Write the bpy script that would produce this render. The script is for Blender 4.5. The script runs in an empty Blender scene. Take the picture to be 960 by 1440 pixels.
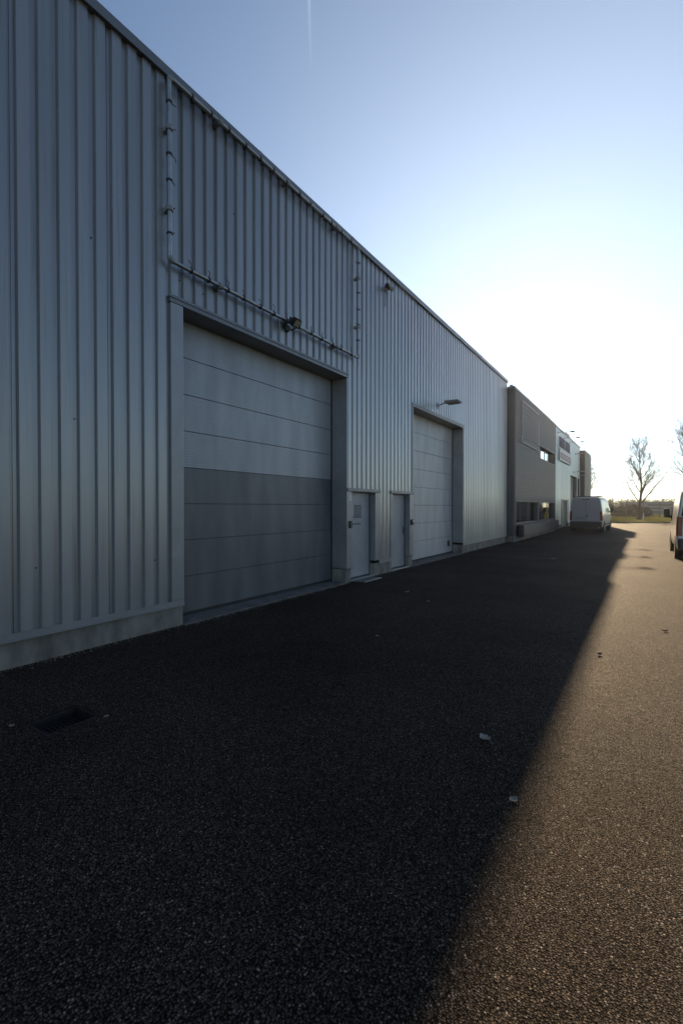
import bpy, bmesh, math, random
from mathutils import Vector, Matrix
R = math.radians
S = bpy.context.scene
C = S.collection
random.seed(7)

# ------------------------------------------------------------------ camera, sky, sun, exposure
YAW = 33.65
cam_d = bpy.data.cameras.new("camera")
cam = bpy.data.objects.new("camera", cam_d)
C.objects.link(cam)
cam_d.sensor_fit = 'VERTICAL'
cam_d.sensor_height = 36.0
cam_d.lens = 16.0
cam_d.clip_start = 0.05
cam_d.clip_end = 4000
cam.location = (0, 0, 1.7)
cam.rotation_euler = (R(90 - 0.68), 0, R(YAW))
S.camera = cam

SUN = Vector((-1.0, 4.98, 1.60)).normalized()
EL = math.asin(SUN.z)
AUREOLE, AUREOLE_N = 3.6, 7.5
AZ = math.atan2(SUN.x, SUN.y)            # clockwise from +Y

world = bpy.data.worlds.new("World")
S.world = world
world.use_nodes = True
wn = world.node_tree
wn.nodes.clear()
def wnode(t, **k):
    n = wn.nodes.new(t)
    for a, b in k.items(): setattr(n, a, b)
    return n
w_out = wnode('ShaderNodeOutputWorld')
w_bg = wnode('ShaderNodeBackground')
w_bg.inputs['Strength'].default_value = 0.05
sky = wnode('ShaderNodeTexSky', sky_type='NISHITA')
sky.sun_disc = False
sky.sun_elevation = EL
sky.sun_rotation = AZ
sky.altitude = 500
sky.air_density = 0.8
sky.dust_density = 0.0
sky.ozone_density = 0.5
# broad pale aureole of a hazy winter sky round the sun, and a faint old contrail
w_geo = wnode('ShaderNodeNewGeometry')
w_dir = wnode('ShaderNodeVectorMath', operation='SCALE'); w_dir.inputs['Scale'].default_value = -1.0
wn.links.new(w_geo.outputs['Incoming'], w_dir.inputs[0])
w_dot = wnode('ShaderNodeVectorMath', operation='DOT_PRODUCT'); w_dot.inputs[1].default_value = SUN
wn.links.new(w_dir.outputs[0], w_dot.inputs[0])
w_max = wnode('ShaderNodeMath', operation='MAXIMUM'); w_max.inputs[1].default_value = 0.0
wn.links.new(w_dot.outputs['Value'], w_max.inputs[0])
w_pow = wnode('ShaderNodeMath', operation='POWER'); w_pow.inputs[1].default_value = AUREOLE_N
wn.links.new(w_max.outputs[0], w_pow.inputs[0])
w_scl = wnode('ShaderNodeVectorMath', operation='SCALE'); w_scl.inputs[0].default_value = (.96, 1.0, .97)
w_mul = wnode('ShaderNodeMath', operation='MULTIPLY'); w_mul.inputs[1].default_value = AUREOLE
wn.links.new(w_pow.outputs[0], w_mul.inputs[0]); wn.links.new(w_mul.outputs[0], w_scl.inputs['Scale'])
w_add = wnode('ShaderNodeVectorMath', operation='ADD')
wn.links.new(sky.outputs[0], w_add.inputs[0]); wn.links.new(w_scl.outputs[0], w_add.inputs[1])
_y = math.radians(YAW)
def pix_dir(px, py):
    u, v = (px-480)/640, (712-py)/640
    return Vector((u*math.cos(_y)-math.sin(_y), u*math.sin(_y)+math.cos(_y), v)).normalized()
c_a, c_b = pix_dir(433, -60), pix_dir(442, 250)
c_n = c_a.cross(c_b).normalized()
w_cn = wnode('ShaderNodeVectorMath', operation='DOT_PRODUCT'); w_cn.inputs[1].default_value = c_n
wn.links.new(w_dir.outputs[0], w_cn.inputs[0])
w_ab = wnode('ShaderNodeMath', operation='ABSOLUTE'); wn.links.new(w_cn.outputs['Value'], w_ab.inputs[0])
w_ln = wnode('ShaderNodeMapRange', interpolation_type='SMOOTHSTEP')
w_ln.inputs['From Min'].default_value = 0.0; w_ln.inputs['From Max'].default_value = 0.0032
w_ln.inputs['To Min'].default_value = 1.0; w_ln.inputs['To Max'].default_value = 0.0
wn.links.new(w_ab.outputs[0], w_ln.inputs['Value'])
w_sz = wnode('ShaderNodeSeparateXYZ'); wn.links.new(w_dir.outputs[0], w_sz.inputs[0])
w_rg = wnode('ShaderNodeMapRange'); w_rg.inputs['From Min'].default_value = .69; w_rg.inputs['From Max'].default_value = .76
w_rg.inputs['To Min'].default_value = .05; w_rg.inputs['To Max'].default_value = 1.0
wn.links.new(w_sz.outputs['Z'], w_rg.inputs['Value'])
w_hi = wnode('ShaderNodeMapRange'); w_hi.inputs['From Min'].default_value = .56; w_hi.inputs['From Max'].default_value = .62
wn.links.new(w_sz.outputs['Z'], w_hi.inputs['Value'])
w_c1 = wnode('ShaderNodeMath', operation='MULTIPLY'); wn.links.new(w_ln.outputs[0], w_c1.inputs[0]); wn.links.new(w_rg.outputs[0], w_c1.inputs[1])
w_c2 = wnode('ShaderNodeMath', operation='MULTIPLY'); wn.links.new(w_c1.outputs[0], w_c2.inputs[0]); wn.links.new(w_hi.outputs[0], w_c2.inputs[1])
w_c3 = wnode('ShaderNodeVectorMath', operation='SCALE'); w_c3.inputs[0].default_value = (1.0, 1.1, 1.15); wn.links.new(w_c2.outputs[0], w_c3.inputs['Scale'])
w_ad2 = wnode('ShaderNodeVectorMath', operation='ADD'); wn.links.new(w_add.outputs[0], w_ad2.inputs[0]); wn.links.new(w_c3.outputs[0], w_ad2.inputs[1])
wn.links.new(w_ad2.outputs[0], w_bg.inputs['Color'])
wn.links.new(w_bg.outputs[0], w_out.inputs['Surface'])

sun_d = bpy.data.lights.new("sun", 'SUN')
sun_d.energy = 3.9
sun_d.angle = R(0.53)
sun_d.color = (1.0, 0.74, 0.46)
sun = bpy.data.objects.new("sun", sun_d)
C.objects.link(sun)
sun.location = (0, 0, 40)
sun.rotation_euler = (-SUN).to_track_quat('-Z', 'Y').to_euler()

S.view_settings.view_transform = 'Standard'
S.view_settings.look = 'None'
S.view_settings.gamma = 1.0
S.view_settings.use_curve_mapping = False
S.view_settings.exposure = 1.8
S.cycles.max_bounces = 8
S.cycles.use_denoising = True

# ------------------------------------------------------------------ helpers
def material(name, col, rough=0.6, metal=0.0, spec=0.5, noise=None, bump=None, coat=0.0):
    """noise = (scale, amount) mottles the base colour, bump = (scale, strength, distance)"""
    m = bpy.data.materials.new(name)
    m.use_nodes = True
    nt = m.node_tree
    b = nt.nodes['Principled BSDF']
    b.inputs['Base Color'].default_value = (*col, 1)
    b.inputs['Roughness'].default_value = rough
    b.inputs['Metallic'].default_value = metal
    b.inputs['Specular IOR Level'].default_value = spec
    b.inputs['Coat Weight'].default_value = coat
    if noise or bump:
        tc = nt.nodes.new('ShaderNodeTexCoord')
    if noise:
        sc, am = noise[0], noise[1]
        st = noise[2] if len(noise) > 2 else (1, 1, 1)
        mp = nt.nodes.new('ShaderNodeMapping')
        mp.inputs['Scale'].default_value = st
        n = nt.nodes.new('ShaderNodeTexNoise')
        n.inputs['Scale'].default_value = sc
        n.inputs['Detail'].default_value = 5
        rp = nt.nodes.new('ShaderNodeValToRGB')
        rp.color_ramp.elements[0].position = 0.3
        rp.color_ramp.elements[1].position = 0.7
        rp.color_ramp.elements[0].color = (*[c * (1 - am) for c in col], 1)
        rp.color_ramp.elements[1].color = (*[min(1, c * (1 + am)) for c in col], 1)
        nt.links.new(tc.outputs['Object'], mp.inputs[0])
        nt.links.new(mp.outputs[0], n.inputs['Vector'])
        nt.links.new(n.outputs['Fac'], rp.inputs[0])
        nt.links.new(rp.outputs[0], b.inputs['Base Color'])
    if bump:
        n2 = nt.nodes.new('ShaderNodeTexNoise')
        n2.inputs['Scale'].default_value = bump[0]
        n2.inputs['Detail'].default_value = 3
        nt.links.new(tc.outputs['Object'], n2.inputs['Vector'])
        bp = nt.nodes.new('ShaderNodeBump')
        bp.inputs['Strength'].default_value = bump[1]
        bp.inputs['Distance'].default_value = bump[2]
        nt.links.new(n2.outputs['Fac'], bp.inputs['Height'])
        nt.links.new(bp.outputs[0], b.inputs['Normal'])
    return m

class MB:
    def __init__(s):
        s.v = []; s.f = []; s.m = []; s.sm = []
    def quad(s, a, b, c, d, mi=0, smooth=False):
        n = len(s.v); s.v += [tuple(a), tuple(b), tuple(c), tuple(d)]
        s.f.append((n, n+1, n+2, n+3)); s.m.append(mi); s.sm.append(smooth)
    def poly(s, pts, mi=0):
        n = len(s.v); s.v += [tuple(p) for p in pts]
        s.f.append(tuple(range(n, n+len(pts)))); s.m.append(mi); s.sm.append(False)
    def box(s, x0, x1, y0, y1, z0, z1, mi=0, bev=0.0):
        if x0 > x1: x0, x1 = x1, x0
        if bev > 0:
            b = min(bev, (x1-x0)*.45, (y1-y0)*.45, (z1-z0)*.45)
            bm = bmesh.new()
            bmesh.ops.create_cube(bm, size=1)
            for v in bm.verts:
                v.co = Vector(((x0+x1)/2 + v.co.x*(x1-x0), (y0+y1)/2 + v.co.y*(y1-y0), (z0+z1)/2 + v.co.z*(z1-z0)))
            bmesh.ops.bevel(bm, geom=bm.edges[:], offset=b, segments=2, affect='EDGES', profile=.6)
            s.add_bm(bm, mi); bm.free(); return
        n = len(s.v)
        s.v += [(x0,y0,z0),(x1,y0,z0),(x1,y1,z0),(x0,y1,z0),(x0,y0,z1),(x1,y0,z1),(x1,y1,z1),(x0,y1,z1)]
        for f in ((0,3,2,1),(4,5,6,7),(0,1,5,4),(1,2,6,5),(2,3,7,6),(3,0,4,7)):
            s.f.append(tuple(n+i for i in f)); s.m.append(mi); s.sm.append(False)
    def add_bm(s, bm, mi=0, smooth=False):
        n = len(s.v); bm.verts.index_update()
        s.v += [tuple(v.co) for v in bm.verts]
        for f in bm.faces:
            s.f.append(tuple(n+v.index for v in f.verts)); s.m.append(mi); s.sm.append(smooth)
    def tube(s, pts, radii, sides=10, mi=0, cap=True, smooth=True):
        pts = [Vector(p) for p in pts]
        if not hasattr(radii, '__len__'): radii = [radii]*len(pts)
        n0 = len(s.v)
        ref = None
        for i, p in enumerate(pts):
            d = (pts[min(i+1, len(pts)-1)] - pts[max(i-1, 0)]).normalized()
            if ref is None:
                ref = Vector((0,0,1)) if abs(d.z) < .9 else Vector((1,0,0))
            u = (ref - d*ref.dot(d)).normalized(); w = d.cross(u); ref = u
            for k in range(sides):
                a = 2*math.pi*k/sides
                s.v.append(tuple(p + (u*math.cos(a) + w*math.sin(a))*radii[i]))
        for i in range(len(pts)-1):
            for k in range(sides):
                a = n0+i*sides+k; b = n0+i*sides+(k+1) % sides
                s.f.append((a, b, b+sides, a+sides)); s.m.append(mi); s.sm.append(smooth)
        if cap:
            s.f.append(tuple(n0+k for k in reversed(range(sides)))); s.m.append(mi); s.sm.append(False)
            e = n0+(len(pts)-1)*sides
            s.f.append(tuple(e+k for k in range(sides))); s.m.append(mi); s.sm.append(False)
    def lathe(s, prof, origin, axis='x', sides=24, mi=0, sign=1):
        """prof: list of (along, radius)"""
        n0 = len(s.v)
        o = Vector(origin)
        for (t, r) in prof:
            for k in range(sides):
                a = 2*math.pi*k/sides
                c, q = math.cos(a)*r, math.sin(a)*r
                if axis == 'x': s.v.append((o.x+t*sign, o.y+c, o.z+q))
                elif axis == 'y': s.v.append((o.x+c, o.y+t*sign, o.z+q))
                else: s.v.append((o.x+c, o.y+q, o.z+t*sign))
        for i in range(len(prof)-1):
            for k in range(sides):
                a = n0+i*sides+k; b = n0+i*sides+(k+1) % sides
                s.f.append((a, b, b+sides, a+sides)); s.m.append(mi); s.sm.append(True)
    def build(s, name, mats, parent=None, loc=None, sharp=35, recalc=False):
        me = bpy.data.meshes.new(name)
        me.from_pydata(s.v, [], s.f)
        if not isinstance(mats, (list, tuple)): mats = [mats]
        for m in mats: me.materials.append(m)
        me.polygons.foreach_set('material_index', s.m)
        me.polygons.foreach_set('use_smooth', s.sm)
        if recalc or any(s.sm):
            bm = bmesh.new(); bm.from_mesh(me)
            if recalc:
                bmesh.ops.remove_doubles(bm, verts=bm.verts[:], dist=1e-5)
                bmesh.ops.recalc_face_normals(bm, faces=bm.faces[:])
            bm.to_mesh(me); bm.free()
            me.set_sharp_from_angle(angle=R(sharp))
        me.update()
        o = bpy.data.objects.new(name, me)
        C.objects.link(o)
        if loc: o.location = loc
        if parent is not None: o.parent = parent
        return o

def thing(name, label, cat, loc=(0, 0, 0), rz=0.0, group=None):
    o = bpy.data.objects.new(name, None)
    o.empty_display_size = 0.3
    C.objects.link(o)
    o.location = loc; o.rotation_euler = (0, 0, rz)
    o['label'] = label; o['category'] = cat
    if group: o['group'] = group
    return o
def tag(o, label, cat, group=None):
    o['label'] = label; o['category'] = cat
    if group: o['group'] = group
    return o
def structure(o):
    o['kind'] = 'structure'; return o

# ------------------------------------------------------------------ materials
def cladding_material(name, col, metal, rough, streak=0.12):
    m = material(name, col, rough, metal, noise=None)
    nt = m.node_tree; b = nt.nodes['Principled BSDF']
    tc = nt.nodes.new('ShaderNodeTexCoord')
    mp = nt.nodes.new('ShaderNodeMapping'); mp.inputs['Scale'].default_value = (1, 5.0, 0.25)
    n = nt.nodes.new('ShaderNodeTexNoise'); n.inputs['Scale'].default_value = 1.6; n.inputs['Detail'].default_value = 6
    nt.links.new(tc.outputs['Object'], mp.inputs[0]); nt.links.new(mp.outputs[0], n.inputs['Vector'])
    # whole sheets (1.035 m wide) differ a little in tone
    sx = nt.nodes.new('ShaderNodeSeparateXYZ'); nt.links.new(tc.outputs['Object'], sx.inputs[0])
    dv = nt.nodes.new('ShaderNodeMath'); dv.operation = 'DIVIDE'; dv.inputs[1].default_value = 1.035
    fl = nt.nodes.new('ShaderNodeMath'); fl.operation = 'FLOOR'
    nt.links.new(sx.outputs['Y'], dv.inputs[0]); nt.links.new(dv.outputs[0], fl.inputs[0])
    wn_ = nt.nodes.new('ShaderNodeTexWhiteNoise'); wn_.noise_dimensions = '1D'
    nt.links.new(fl.outputs[0], wn_.inputs['W'])
    ad = nt.nodes.new('ShaderNodeMath'); ad.operation = 'MULTIPLY_ADD'; ad.inputs[1].default_value = 0.40
    nt.links.new(wn_.outputs['Value'], ad.inputs[0]); nt.links.new(n.outputs['Fac'], ad.inputs[2])
    rp = nt.nodes.new('ShaderNodeValToRGB')
    rp.color_ramp.elements[0].position = .3; rp.color_ramp.elements[1].position = 1.0
    rp.color_ramp.elements[0].color = (*[c*(1-streak) for c in col], 1)
    rp.color_ramp.elements[1].color = (*[min(1, c*(1+streak)) for c in col], 1)
    nt.links.new(ad.outputs[0], rp.inputs[0])
    # the thin dirty line where one sheet laps over the next
    fr = nt.nodes.new('ShaderNodeMath'); fr.operation = 'FRACT'; nt.links.new(dv.outputs[0], fr.inputs[0])
    lt = nt.nodes.new('ShaderNodeMath'); lt.operation = 'LESS_THAN'; lt.inputs[1].default_value = .007; nt.links.new(fr.outputs[0], lt.inputs[0])
    lm = nt.nodes.new('ShaderNodeMix'); lm.data_type = 'RGBA'; nt.links.new(lt.outputs[0], lm.inputs['Factor'])
    nt.links.new(rp.outputs[0], lm.inputs['A']); lm.inputs['B'].default_value = (*[c*.3 for c in col], 1)
    # run-off stains: narrow vertical tongues of grime
    mp3 = nt.nodes.new('ShaderNodeMapping'); mp3.inputs['Scale'].default_value = (1, 9.0, .22)
    n3 = nt.nodes.new('ShaderNodeTexNoise'); n3.inputs['Scale'].default_value = 2.2; n3.inputs['Detail'].default_value = 7; n3.inputs['Roughness'].default_value = .65
    nt.links.new(tc.outputs['Object'], mp3.inputs[0]); nt.links.new(mp3.outputs[0], n3.inputs['Vector'])
    m3 = nt.nodes.new('ShaderNodeMapRange'); m3.inputs['From Min'].default_value = .56; m3.inputs['From Max'].default_value = .72
    m3.inputs['To Max'].default_value = .38; nt.links.new(n3.outputs['Fac'], m3.inputs['Value'])
    lg = nt.nodes.new('ShaderNodeMix'); lg.data_type = 'RGBA'; nt.links.new(m3.outputs[0], lg.inputs['Factor'])
    nt.links.new(lm.outputs['Result'], lg.inputs['A']); lg.inputs['B'].default_value = (.10, .095, .085, 1)
    nt.links.new(lg.outputs['Result'], b.inputs['Base Color'])
    # oil-canning of thin sheet metal
    mp2 = nt.nodes.new('ShaderNodeMapping'); mp2.inputs['Scale'].default_value = (1, 3.0, 0.7)
    n2 = nt.nodes.new('ShaderNodeTexNoise'); n2.inputs['Scale'].default_value = 1.1; n2.inputs['Detail'].default_value = 2
    nt.links.new(tc.outputs['Object'], mp2.inputs[0]); nt.links.new(mp2.outputs[0], n2.inputs['Vector'])
    bp = nt.nodes.new('ShaderNodeBump'); bp.inputs['Strength'].default_value = 0.5; bp.inputs['Distance'].default_value = 0.012
    nt.links.new(n2.outputs['Fac'], bp.inputs['Height']); nt.links.new(bp.outputs[0], b.inputs['Normal'])
    # rain streaks change the gloss
    mr = nt.nodes.new('ShaderNodeMapRange'); mr.inputs['To Min'].default_value = rough-.06; mr.inputs['To Max'].default_value = rough+.10
    nt.links.new(n.outputs['Fac'], mr.inputs['Value']); nt.links.new(mr.outputs[0], b.inputs['Roughness'])
    return m

M = {}
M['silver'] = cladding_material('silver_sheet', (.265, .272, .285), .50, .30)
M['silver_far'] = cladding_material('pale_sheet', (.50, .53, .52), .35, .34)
M['flash'] = material('silver_flashing', (.24, .246, .26), .40, .45, noise=(3, .1))
M['cap'] = material('grey_coping', (.15, .155, .165), .42, .4, noise=(2, .12))
M['dark_clad'] = material('anthracite_sheet', (.028, .030, .034), .5, .12, noise=(1.2, .15))
M['concrete'] = material('concrete', (.15, .138, .125), .85, noise=(4, .5, (1, 1, .5)), bump=(40, .5, .005))
M['door_light'] = material('door_silver', (.26, .272, .295), .42, .25, noise=(1.2, .16, (1, 2.5, .6)))
M['door_grey'] = material('door_mid_grey', (.10, .103, .115), .42, .25, noise=(1.2, .22, (1, 2.5, .6)))
M['door_white'] = material('door_white', (.34, .34, .355), .45, .1, noise=(1.2, .15, (1, 2.5, .6)))
M['leaf_door'] = material('entrance_door_paint', (.25, .265, .285), .45, .05, noise=(2, .1))
M['rubber'] = material('black_rubber', (.015, .015, .016), .7)
M['black'] = material('black_plastic', (.02, .02, .022), .45)
M['steel'] = material('galvanised_tube', (.30, .31, .32), .38, .8, noise=(6, .15))
M['iron'] = material('cast_iron', (.03, .03, .03), .6, .6, noise=(20, .4))
M['roof'] = material('roof_felt', (.12, .12, .12), .9)
M['paper'] = material('notice_print', (.10, .11, .13), .6, noise=(60, .8))
M['grey_plastic'] = material('grey_plastic', (.20, .21, .21), .5)
M['lens_glass'] = material('lamp_glass', (.25, .24, .18), .15)
M['glass'] = material('coated_window_glass', (.62, .64, .65), .05, .9, 1.0)
M['blind'] = material('window_blind', (.45, .45, .44), .7, noise=(8, .3))
M['frame_dark'] = material('window_frame', (.06, .06, .06), .5)
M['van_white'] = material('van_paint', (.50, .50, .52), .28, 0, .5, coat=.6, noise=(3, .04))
M['van_shaded'] = material('van_paint_shade_toned', (.23, .237, .262), .35, 0, .5, coat=.3, noise=(3, .05))  # same white van paint, with the shade by the wall darkened into its colour
M['van_glass'] = material('van_glass', (.012, .014, .016), .05, 0, .9)
M['tyre'] = material('tyre', (.018, .018, .018), .85)
M['rim'] = material('wheel_rim', (.10, .10, .105), .4, .7)
M['red'] = material('tail_lamp', (.16, .008, .008), .25, coat=.2)
M['plate'] = material('number_plate', (.6, .6, .55), .5)
M['bark'] = material('bark', (.085, .068, .052), .9, noise=(6, .4))
M['twig'] = material('twig_bark', (.10, .078, .06), .9)
M['grass'] = material('verge_grass', (.10, .10, .03), .9, spec=0, noise=(1.2, .45), bump=(30, 1, .05))
M['field'] = material('field', (.07, .075, .035), .95, spec=0, noise=(.15, .4))
M['kerb'] = material('kerb_stone', (.14, .13, .12), .9, spec=.1, noise=(4, .3))
M['hedge'] = material('hedge_leaf', (.045, .042, .026), .9, noise=(3, .4))
M['wood_far'] = material('far_wood', (.06, .055, .045), .95)
M['fence'] = material('fence_wire', (.10, .11, .11), .6, .4)
M['sign_white'] = material('sign_white', (.62, .60, .58), .5)
M['sign_red'] = material('sign_brown_red', (.26, .08, .05), .5)
M['sign_blue'] = material('sign_letter_blue', (.12, .12, .18), .5)
M['leaf'] = material('dry_leaf', (.24, .19, .14), .85, noise=(30, .4))
M['pale_leaf'] = material('bleached_leaf', (.22, .20, .17), .8, noise=(30, .3))

def micro_ribs(m, period):
    nt = m.node_tree; b = nt.nodes['Principled BSDF']
    tc = nt.nodes.new('ShaderNodeTexCoord'); sp = nt.nodes.new('ShaderNodeSeparateXYZ')
    nt.links.new(tc.outputs['Object'], sp.inputs[0])
    mu = nt.nodes.new('ShaderNodeMath'); mu.operation = 'MULTIPLY'; mu.inputs[1].default_value = 2*math.pi/period
    sn = nt.nodes.new('ShaderNodeMath'); sn.operation = 'SINE'
    nt.links.new(sp.outputs['Z'], mu.inputs[0]); nt.links.new(mu.outputs[0], sn.inputs[0])
    n = nt.nodes.new('ShaderNodeTexNoise'); n.inputs['Scale'].default_value = .8; n.inputs['Detail'].default_value = 2
    nt.links.new(tc.outputs['Object'], n.inputs['Vector'])
    ma = nt.nodes.new('ShaderNodeMath'); ma.operation = 'MULTIPLY_ADD'; ma.inputs[1].default_value = 8.0
    nt.links.new(n.outputs['Fac'], ma.inputs[0]); nt.links.new(sn.outputs[0], ma.inputs[2])
    bp = nt.nodes.new('ShaderNodeBump'); bp.inputs['Strength'].default_value = .5; bp.inputs['Distance'].default_value = .0012
    nt.links.new(ma.outputs[0], bp.inputs['Height']); nt.links.new(bp.outputs[0], b.inputs['Normal'])
for k_ in ('door_light', 'door_white'): micro_ribs(M[k_], .042)
M['joint'] = material('panel_joint', (.045, .047, .052), .6)
def asphalt():
    m = bpy.data.materials.new('asphalt'); m.use_nodes = True
    nt = m.node_tree; b = nt.nodes['Principled BSDF']; L = nt.links.new
    tc = nt.nodes.new('ShaderNodeTexCoord')
    def nd(t, **k):
        n = nt.nodes.new(t)
        for a, v in k.items(): setattr(n, a, v)
        return n
    wob = nd('ShaderNodeTexNoise'); wob.inputs['Scale'].default_value = 60; wob.inputs['Detail'].default_value = 2
    L(tc.outputs['Object'], wob.inputs['Vector'])
    mixv = nd('ShaderNodeVectorMath', operation='MULTIPLY_ADD')
    mixv.inputs[1].default_value = (.008, .008, .008)
    L(wob.outputs['Color'], mixv.inputs[0]); L(tc.outputs['Object'], mixv.inputs[2])
    v1 = nd('ShaderNodeTexVoronoi'); v1.inputs['Scale'].default_value = 110; v1.inputs['Randomness'].default_value = 1.0
    v2 = nd('ShaderNodeTexVoronoi'); v2.inputs['Scale'].default_value = 260
    for v in (v1, v2): L(mixv.outputs[0], v.inputs['Vector'])
    # stone tops: each cell rises to its own height
    sep = nd('ShaderNodeSeparateColor'); L(v1.outputs['Color'], sep.inputs[0])
    inv = nd('ShaderNodeMapRange'); inv.inputs['From Min'].default_value = 0; inv.inputs['From Max'].default_value = .75
    inv.inputs['To Min'].default_value = 1; inv.inputs['To Max'].default_value = 0
    L(v1.outputs['Distance'], inv.inputs['Value'])
    hh = nd('ShaderNodeMath', operation='MULTIPLY'); L(inv.outputs[0], hh.inputs[0])
    hr = nd('ShaderNodeMapRange'); hr.inputs['To Min'].default_value = .35; hr.inputs['To Max'].default_value = 1.0
    L(sep.outputs[0], hr.inputs['Value']); L(hr.outputs[0], hh.inputs[1])
    h2 = nd('ShaderNodeMath', operation='MULTIPLY_ADD'); h2.inputs[1].default_value = -.35
    L(v2.outputs['Distance'], h2.inputs[0]); L(hh.outputs[0], h2.inputs[2])
    big = nd('ShaderNodeTexNoise'); big.inputs['Scale'].default_value = 14; big.inputs['Detail'].default_value = 4
    L(tc.outputs['Object'], big.inputs['Vector'])
    h3 = nd('ShaderNodeMath', operation='MULTIPLY_ADD'); h3.inputs[1].default_value = 1.2
    L(big.outputs['Fac'], h3.inputs[0]); L(h2.outputs[0], h3.inputs[2])
    bp = nd('ShaderNodeBump'); bp.inputs['Strength'].default_value = 1.0; bp.inputs['Distance'].default_value = .0085
    L(h3.outputs[0], bp.inputs['Height']); L(bp.outputs[0], b.inputs['Normal'])
    # stone colours
    rp = nd('ShaderNodeValToRGB'); e = rp.color_ramp.elements
    e[0].position = 0; e[0].color = (.022, .0180, .0145, 1)
    e[1].position = 1; e[1].color = (.22, .195, .168, 1)
    x = e.new(.55); x.color = (.053, .0425, .0335, 1)
    x = e.new(.86); x.color = (.088, .070, .056, 1)
    x = e.new(.96); x.color = (.115, .098, .082, 1)
    L(sep.outputs[1], rp.inputs[0])
    # worn and stained patches, tyre-polished lanes
    st = nd('ShaderNodeTexNoise'); st.inputs['Scale'].default_value = .35; st.inputs['Detail'].default_value = 7; st.inputs['Roughness'].default_value = .65
    L(tc.outputs['Object'], st.inputs['Vector'])
    sr = nd('ShaderNodeMapRange'); sr.inputs['From Min'].default_value = .3; sr.inputs['From Max'].default_value = .7
    sr.inputs['To Min'].default_value = .58; sr.inputs['To Max'].default_value = 1.35
    L(st.outputs['Fac'], sr.inputs['Value'])
    mx = nd('ShaderNodeMix', data_type='RGBA', blend_type='MULTIPLY'); mx.inputs['Factor'].default_value = 1
    # bitumen shows dark between the stones
    gp_ = nd('ShaderNodeMapRange'); gp_.inputs['From Min'].default_value = .30; gp_.inputs['From Max'].default_value = .62
    gp_.inputs['To Min'].default_value = 1.4; gp_.inputs['To Max'].default_value = .2
    L(v1.outputs['Distance'], gp_.inputs['Value'])
    gm_ = nd('ShaderNodeMath', operation='MULTIPLY'); L(gp_.outputs[0], gm_.inputs[0]); L(sr.outputs[0], gm_.inputs[1])
    L(rp.outputs[0], mx.inputs['A']); L(gm_.outputs[0], mx.inputs['B'])
    L(mx.outputs['Result'], b.inputs['Base Color'])
    rr = nd('ShaderNodeMapRange'); rr.inputs['To Min'].default_value = .62; rr.inputs['To Max'].default_value = .9
    L(sep.outputs[2], rr.inputs['Value']); L(rr.outputs[0], b.inputs['Roughness'])
    b.inputs['Specular IOR Level'].default_value = .022
    return m
M['asphalt'] = asphalt()

# ------------------------------------------------------------------ ground
th = R(YAW)
RV = Vector((math.cos(th), math.sin(th), 0)); FV = Vector((-math.sin(th), math.cos(th), 0))
def RF(r, f, z=0.0): return RV*r + FV*f + Vector((0, 0, z))
KF = 47.0                                            # kerb distance along the camera's heading
mb = MB()
mb.quad((-1500, -1500, -.16), (1500, -1500, -.16), (1500, 1500, -.16), (-1500, 1500, -.16))
structure(mb.build('ground', M['field']))
DX0, DX1, DY0, DY1 = -4.03, -3.68, 1.58, 1.98        # drain opening
mb = MB()
# the yard sheet, in strips around the drain, its far edge along the kerb
far = lambda x: 120.0
for (x0, x1, y0, y1) in ((-60, DX0, -40, 120), (DX1, 60, -40, 120), (DX0, DX1, -40, DY0), (DX0, DX1, DY1, 120)):
    mb.quad((x0, y0, 0), (x1, y0, 0), (x1, y1, 0), (x0, y1, 0))
structure(mb.build('asphalt_yard', M['asphalt']))
# grass verge with kerb
K0, K1 = 27.6, 90.0
KB = 70.0
mb = MB()
nseg = 40
for i in range(nseg):
    a = K0 + (K1-K0)*i/nseg; b = K0 + (K1-K0)*(i+1)/nseg
    mb.quad(RF(a, KF+.15, .11), RF(b, KF+.15, .11), RF(b, 140, .11+.3*math.sin(i)*.1), RF(a, 140, .11+.3*math.sin(i-1)*.1))
structure(mb.build('grass_verge', M['grass']))
mb = MB()
def bar(mb, a, b, w, z0, z1):
    a = Vector(a); b = Vector(b); d = (b-a).normalized(); n = Vector((-d.y, d.x, 0))*w
    p = [a, b, b+n, a+n]
    lo = [Vector((q.x, q.y, z0)) for q in p]; hi = [Vector((q.x, q.y, z1)) for q in p]
    mb.quad(*hi)
    for i in range(4):
        j = (i+1) % 4
        mb.quad(lo[i], lo[j], hi[j], hi[i])
k = K0
while k < K1:
    bar(mb, RF(k, KF), RF(k+.985, KF), .15, -.05, .12); k += 1.0
k = KF+.16
while k < 80:
    bar(mb, RF(K0, k), RF(K0, k+.985), .15, -.05, .12); k += 1.0
structure(mb.build('kerb', M['kerb']))

# drain: thing with pit walls, frame and slotted cover
dr = thing('drain_cover', 'dark sunken iron drain grate in the shaded asphalt near the wall', 'drain', ((DX0+DX1)/2, (DY0+DY1)/2, 0))
cx, cy = dr.location.x, dr.location.y
hw, hl = (DX1-DX0)/2, (DY1-DY0)/2
mb = MB()
mb.box(-hw, hw, -hl, hl, -.15, -.12)
for (a, b, c, d) in ((-hw, -hw+.02, -hl, hl), (hw-.02, hw, -hl, hl), (-hw+.02, hw-.02, -hl, -hl+.02), (-hw+.02, hw-.02, hl-.02, hl)):
    mb.box(a, b, c, d, -.12, -.004)
mb.build('frame', M['iron'], dr)
mb = MB()
y = -hl+.03
while y < hl-.04:
    mb.box(-hw+.022, hw-.022, y, y+.022, -.11, -.085); y += .034
mb.build('grate', M['iron'], dr)

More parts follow.
